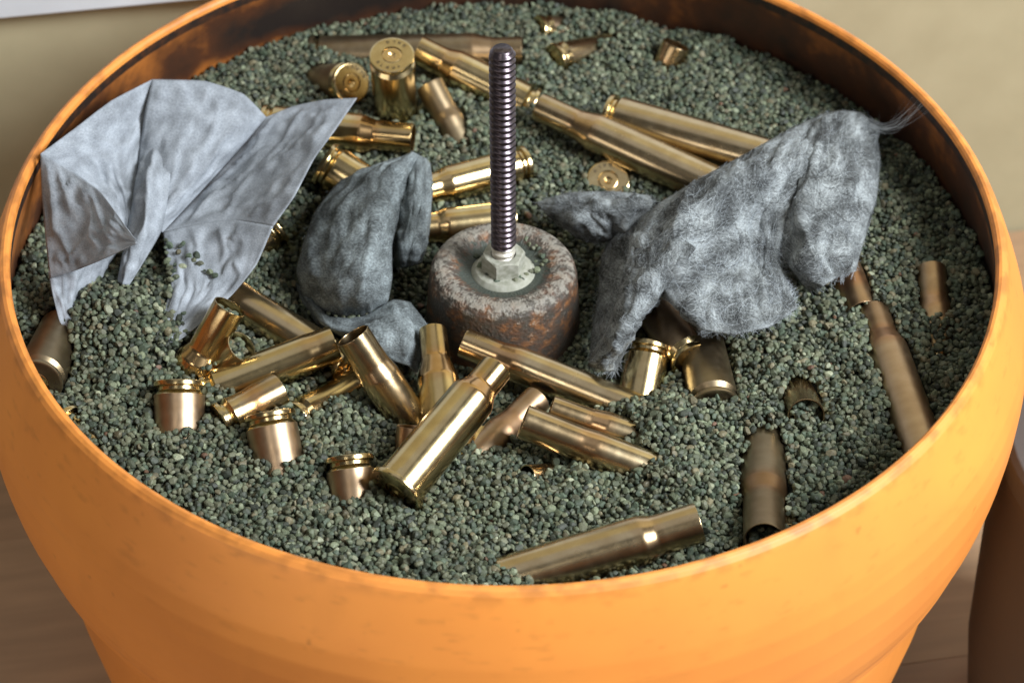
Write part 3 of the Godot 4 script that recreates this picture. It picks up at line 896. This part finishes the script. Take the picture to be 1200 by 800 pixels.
	got.append(drape("side_lobe", [
		[v(84.6, -14.0, -58.6), v(90.6, -12.0, -58.3), v(96.8, -14.0, -60.0), v(101.5, -20.0, -62.2)],
		[v(77.2, -7.0, -35.8), v(83.5, -4.5, -35.2), v(92.2, -8.0, -39.6), v(100.7, -19.0, -46.9)],
		[v(71.6, -9.0, -20.5), v(78.9, -4.5, -17.4), v(88.5, -8.0, -22.0), v(97.9, -19.0, -30.5)],
		[v(68.0, -13.0, -12.9), v(75.8, -7.0, -4.5), v(85.0, -9.5, -7.6), v(94.0, -20.0, -17.7)],
		[v(70.2, -17.0, -3.6), v(76.4, -11.0, 4.9), v(83.1, -12.0, 2.7), v(90.6, -20.0, -6.8)],
		[v(77.1, -20.0, 6.6), v(79.7, -16.0, 8.8), v(84.2, -15.0, 5.7), v(89.2, -20.0, -1.4)]], g3, sheet, 12, 1.5, 212, 0.7, 0.16, 0.35))
	got.append(drape("hanging_leg", [
		[v(32.3, -13.0, -6.6), v(39.5, -8.0, -4.1), v(47.2, -5.0, 7.6)],
		[v(31.0, -14.0, 3.8), v(35.7, -8.0, 10.7), v(41.9, -9.0, 14.2)],
		[v(28.7, -17.0, 11.7), v(33.0, -11.0, 19.3), v(38.4, -15.0, 15.4)],
		[v(26.0, -22.0, 18.8), v(29.6, -15.0, 27.3), v(33.8, -18.0, 20.0)],
		[v(22.5, -27.0, 22.8), v(26.2, -20.0, 30.2), v(30.3, -23.0, 24.8)],
		[v(21.5, -30.0, 23.6), v(24.6, -26.0, 29.3), v(28.1, -28.0, 27.5)]], g3, sheet, 12, 1.5, 213, 0.7, 0.16, 0.35))
	got.append(drape("left_wing", [
		[v(8.3, -24.0, -32.3), v(16.6, -20.0, -31.5), v(27.8, -18.0, -29.9), v(38.1, -17.0, -27.0)],
		[v(11.0, -23.0, -26.9), v(18.6, -17.0, -21.5), v(27.3, -15.0, -19.2), v(38.3, -14.0, -19.9)],
		[v(14.4, -25.0, -25.1), v(22.0, -20.0, -18.2), v(28.6, -19.0, -18.2), v(36.2, -17.0, -18.3)],
		[v(20.1, -29.0, -24.4), v(24.5, -27.0, -19.7), v(29.4, -26.0, -21.0), v(34.3, -22.0, -19.8)]], g3, sheet, 12, 1.5, 214, 0.7, 0.16, 0.35))
	got.append(drape("back_fold", [
		[v(29.3, -24.0, -22.1), v(34.1, -18.0, -19.5), v(38.9, -14.0, -18.1)],
		[v(25.8, -28.0, -15.7), v(31.7, -22.0, -8.8), v(35.7, -16.0, -5.2)],
		[v(24.7, -31.0, -4.0), v(30.0, -25.0, 2.7), v(33.7, -18.0, 8.9)],
		[v(23.0, -33.0, 6.9), v(27.0, -28.0, 13.2), v(30.2, -22.0, 17.2)],
		[v(22.2, -34.0, 16.9), v(24.2, -31.0, 19.4), v(26.7, -26.0, 22.9)]], g3, sheet, 12, 1.5, 215, 0.7, 0.16, 0.35))
	fibres("loose_fibres", got, 9000, plain(Color(0.37, 0.41, 0.44), 0.9), sheet, 6, 0.8)
	wisp(v(98.11, -12.00, -53.51), v(107.88, 4.00, -40.14), plain(Color(0.52, 0.55, 0.58), 0.9), sheet)


# ------------------------------------------------------------------ the granules
func level(x: float, z: float) -> float:          # height of the granules in mm at a place in mm
	var r := sqrt(x * x + z * z)
	var hr := [0.0, 22.0, 32.0, 46.0, 70.0, 100.0, 130.0]
	var hv := [-38.0, -37.0, -34.5, -30.0, -25.5, -23.5, -22.5]
	var y: float = hv[6]
	for k in 6:
		if r < hr[k + 1]:
			y = lerpf(hv[k], hv[k + 1], (r - hr[k]) / (hr[k + 1] - hr[k]))
			break
	y += 8.5 * exp(-((x - -93.0) ** 2 + (z - 16.0) ** 2) / 288.0)
	y += -2.5 * exp(-((x - -119.0) ** 2 + (z - 24.0) ** 2) / 162.0)
	y += 4.5 * exp(-((x - 43.0) ** 2 + (z - 68.0) ** 2) / 84.5)
	y += 4.5 * exp(-((x - 40.0) ** 2 + (z - 45.0) ** 2) / 98.0)
	y += 3.5 * exp(-((x - -8.0) ** 2 + (z - 105.0) ** 2) / 162.0)
	return y


func granule_mesh(seed_: int) -> ArrayMesh:
	var r := RandomNumberGenerator.new()
	r.seed = seed_
	var st := SurfaceTool.new()
	st.begin(Mesh.PRIMITIVE_TRIANGLES)
	st.set_smooth_group(-1)
	var cuts := []
	for k in 13:
		cuts.append([Vector3(r.randfn(), r.randfn(), r.randfn()).normalized(), r.randf_range(0.58, 0.93)])
	var stretch := Vector3(r.randf_range(1.0, 1.4), r.randf_range(0.72, 0.95), r.randf_range(0.85, 1.1))
	var shape := func(p: Vector3) -> Vector3:
		p = p.normalized()
		for c in cuts:
			var d: float = p.dot(c[0]) - c[1]
			if d > 0.0: p -= c[0] * d
		return p * stretch
	var t := (1.0 + sqrt(5.0)) / 2.0
	var q := [Vector3(-1, t, 0), Vector3(1, t, 0), Vector3(-1, -t, 0), Vector3(1, -t, 0), Vector3(0, -1, t), Vector3(0, 1, t), Vector3(0, -1, -t), Vector3(0, 1, -t), Vector3(t, 0, -1), Vector3(t, 0, 1), Vector3(-t, 0, -1), Vector3(-t, 0, 1)]
	var f := [0, 11, 5, 0, 5, 1, 0, 1, 7, 0, 7, 10, 0, 10, 11, 1, 5, 9, 5, 11, 4, 11, 10, 2, 10, 7, 6, 7, 1, 8, 3, 9, 4, 3, 4, 2, 3, 2, 6, 3, 6, 8, 3, 8, 9, 4, 9, 5, 2, 4, 11, 6, 2, 10, 8, 6, 7, 9, 8, 1]
	for k in 20:
		var a: Vector3 = q[f[k * 3]].normalized()
		var b: Vector3 = q[f[k * 3 + 1]].normalized()
		var c: Vector3 = q[f[k * 3 + 2]].normalized()
		var ab := (a + b).normalized()
		var bc := (b + c).normalized()
		var ca := (c + a).normalized()
		for s in [[a, ab, ca], [b, bc, ab], [c, ca, bc], [ab, bc, ca]]:
			tri(st, shape.call(s[0]), shape.call(s[1]), shape.call(s[2]), Vector3.ZERO)
	st.generate_normals()
	return st.commit()


func granule_color() -> Color:
	var k := rng.randf()
	var b := rng.randf_range(0.72, 1.55)
	var c := Color(0.120, 0.136, 0.088)
	if k < 0.22: c = Color(0.145, 0.146, 0.096)
	elif k < 0.42: c = Color(0.075, 0.098, 0.068)
	elif k < 0.52: c = Color(0.205, 0.225, 0.15)
	elif k < 0.57: c = Color(0.19, 0.16, 0.10)
	elif k < 0.60: c = Color(0.31, 0.315, 0.225)
	elif k < 0.603: c = Color(0.18, 0.09, 0.055)
	elif k < 0.77: c = Color(0.050, 0.059, 0.043)
	return Color(c.r * b * 0.97, c.g * b * 1.02, c.b * b * 0.95)


func free_of_cases(p: Vector3) -> bool:
	for s in shells:
		var d: Vector3 = p - s[0]
		var t: float = d.dot(s[1]) / MM
		if t < -0.6 or t > s[2]: continue
		var r: float = (d - s[1] * t * MM).length() / MM
		var rr: float = s[3] if t < s[5] else (s[4] if t > s[6] else lerpf(s[3], s[4], (t - s[5]) / (s[6] - s[5])))
		if r < rr + 0.55:
			if s[7] and t > s[2] - 7.0 and r < s[4] - 0.9: continue
			return false
	return true


func media() -> void:
	var o := thing("tumbling_media", "grey-green crushed granules filling the bowl round the brass", "granules", "", "stuff")
	var st := SurfaceTool.new()
	st.begin(Mesh.PRIMITIVE_TRIANGLES)
	for i in 60:
		for k in 120:
			var c := []
			for q in [[0, 0], [1, 0], [1, 1], [0, 1]]:
				var r: float = lerpf(17.0, 125.3, (i + q[0]) / 60.0)
				var a: float = TAU * (k + q[1]) / 120.0
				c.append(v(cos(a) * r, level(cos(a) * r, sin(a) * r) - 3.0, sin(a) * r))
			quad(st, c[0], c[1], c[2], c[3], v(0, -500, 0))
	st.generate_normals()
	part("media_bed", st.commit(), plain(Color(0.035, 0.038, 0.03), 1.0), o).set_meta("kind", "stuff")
	var spots: Array[Vector3] = []
	var bumpy := FastNoiseLite.new()
	bumpy.seed = 23
	bumpy.frequency = 0.055
	bumpy.fractal_octaves = 3
	var gap := 1.34
	for layer in 3:
		var z := -126.0
		var odd := 0
		while z < 126.0:
			var x := -126.0 + 0.5 * gap * odd
			while x < 126.0:
				var px := x + rng.randf_range(-0.5, 0.5) * gap
				var pz := z + rng.randf_range(-0.5, 0.5) * gap
				x += gap
				var r := sqrt(px * px + pz * pz)
				if r < 19.0 or r > 124.6: continue
				var y := level(px, pz) + bumpy.get_noise_2d(px, pz) * 2.2 + rng.randf_range(-0.45, 0.45) - layer * 1.05
				if r > 123.4 + (-y - 20.0) * 0.1: continue
				var p := v(px, y, pz)
				if free_of_cases(p): spots.append(p)
			z += gap * 0.866
			odd = 1 - odd
	for s in shells:                              # granules lying in the mouths that are full of them
		if not s[7] or s[1].y < 0.3: continue
		var side: Vector3 = s[1].cross(Vector3(1, 0.1, 0)).normalized()
		var fro: Vector3 = side.cross(s[1])
		for deep in 3:
			for k in 26:
				var r: float = sqrt(rng.randf()) * (s[4] - 1.2)
				var a := rng.randf() * TAU
				var rise: float = clampf(r * cos(a - atan2(s[1].dot(Vector3.RIGHT), 0.5)) * 0.3, -1.0, 1.0)
				spots.append(s[0] + s[1] * (s[2] - 2.0 - deep * 1.1 + rise * 0.4) * MM + (side * cos(a) + fro * sin(a)) * r * MM)
	spots.append(v(-86.11, -16.99, -7.34))
	spots.append(v(-85.86, -17.10, -4.52))
	spots.append(v(-84.82, -16.84, -5.36))
	spots.append(v(-82.12, -16.42, -4.15))
	spots.append(v(-82.21, -16.66, -2.21))
	spots.append(v(-82.64, -16.94, 2.23))
	spots.append(v(-80.46, -16.77, 3.19))
	spots.append(v(-79.30, -16.42, -0.13))
	spots.append(v(-78.11, -16.38, 1.23))
	spots.append(v(-77.38, -16.13, -0.45))
	spots.append(v(-74.81, -16.26, 5.13))
	spots.append(v(-73.47, -16.17, 5.81))
	spots.append(v(-72.01, -16.22, 7.02))
	spots.append(v(-81.45, -18.78, 18.00))
	spots.append(v(-83.04, -17.67, 12.95))
	spots.append(v(-81.54, -19.49, 20.53))
	spots.append(v(-83.02, -20.01, 23.18))
	spots.append(v(-83.64, -17.10, 5.38))
	spots.append(v(-83.69, -17.08, 3.71))
	spots.append(v(-84.65, -17.10, 0.76))
	spots.append(v(-84.27, -17.10, 2.49))
	spots.append(v(-82.58, -17.01, 4.49))
	spots.append(v(-82.86, -17.46, 11.59))
	spots.append(v(-83.40, -18.09, 15.68))
	spots.append(v(-81.86, -17.04, 6.89))
	spots.append(v(-83.14, -17.10, 7.68))
	spots.append(v(-83.92, -20.28, 24.27))
	spots.append(v(-82.94, -17.25, 10.15))
	spots.append(v(-82.36, -17.07, 7.32))
	spots.append(v(-85.40, -17.10, -2.62))
	spots.append(v(-81.42, -16.16, -5.07))
	spots.append(v(-76.16, -16.18, 2.67))
	spots.append(v(5.83, -18.80, -13.42))
	spots.append(v(6.93, -18.80, -11.40))
	spots.append(v(8.02, -18.80, -10.06))
	spots.append(v(8.89, -18.80, -7.38))
	spots.append(v(8.46, -18.80, -8.72))
	spots.append(v(9.75, -18.80, -1.41))
	spots.append(v(8.66, -18.80, 0.59))
	spots.append(v(5.87, -18.80, 2.60))
	spots.append(v(4.15, -18.80, 3.60))
	spots.append(v(10.85, -18.80, -7.75))
	spots.append(v(7.59, -18.80, -7.70))
	spots.append(v(9.97, -18.80, -4.73))
	spots.append(v(6.50, -18.80, -9.36))
	spots.append(v(4.73, -18.80, -14.43))
	spots.append(v(11.08, -18.80, -10.11))
	spots.append(v(3.09, -18.80, 4.92))
	spots.append(v(5.01, -18.80, 4.24))
	spots.append(v(6.94, -18.80, 1.27))
	spots.append(v(8.23, -18.80, -2.71))
	spots.append(v(9.32, -18.80, -5.05))
	spots.append(v(6.06, -18.80, -11.05))
	spots.append(v(7.81, -18.80, -12.09))
	spots.append(v(10.62, -18.80, -2.74))
	spots.append(v(-3.80, -18.80, 2.75))
	spots.append(v(-5.79, -18.80, -0.50))
	spots.append(v(-1.62, -18.80, 4.99))
	spots.append(v(-6.73, -18.80, -4.46))
	spots.append(v(-43.57, -24.00, 12.03))
	spots.append(v(-41.80, -24.00, 12.95))
	spots.append(v(-39.87, -24.00, 13.24))
	spots.append(v(-37.93, -24.00, 13.53))
	spots.append(v(-36.03, -24.00, 13.18))
	spots.append(v(-33.94, -24.00, 12.51))
	spots.append(v(-32.29, -24.00, 11.53))
	spots.append(v(-38.86, -24.00, 12.27))
	spots.append(v(-35.06, -24.00, 11.58))
	spots.append(v(-37.18, -24.00, 11.93))
	var kinds := 8
	var lists := []
	for k in kinds: lists.append([])
	for p in spots: lists[rng.randi() % kinds].append(p)
	var gm := plain(Color.WHITE, 0.62)
	gm.albedo_texture = noise_texture(71, 0.03, Color(0.62, 0.62, 0.62), Color(1, 1, 1), 5, 256)
	gm.uv1_triplanar = true
	gm.uv1_scale = Vector3(0.35, 0.35, 0.35)
	gm.vertex_color_use_as_albedo = true
	for k in kinds:
		var mm := MultiMesh.new()
		mm.transform_format = MultiMesh.TRANSFORM_3D
		mm.use_colors = true
		mm.mesh = granule_mesh(100 + k)
		mm.instance_count = lists[k].size()
		for i in lists[k].size():
			var size := clampf(0.85 + rng.randfn() * 0.20, 0.40, 1.4) * MM
			var b := Basis(Vector3(rng.randfn(), rng.randfn(), rng.randfn()).normalized(), rng.randf() * TAU).scaled(Vector3.ONE * size)
			mm.set_instance_transform(i, Transform3D(b, lists[k][i]))
			mm.set_instance_color(i, granule_color())
		var mi := MultiMeshInstance3D.new()
		mi.name = "granules"
		mi.multimesh = mm
		mi.material_override = gm
		mi.set_meta("kind", "stuff")
		o.add_child(mi, true)
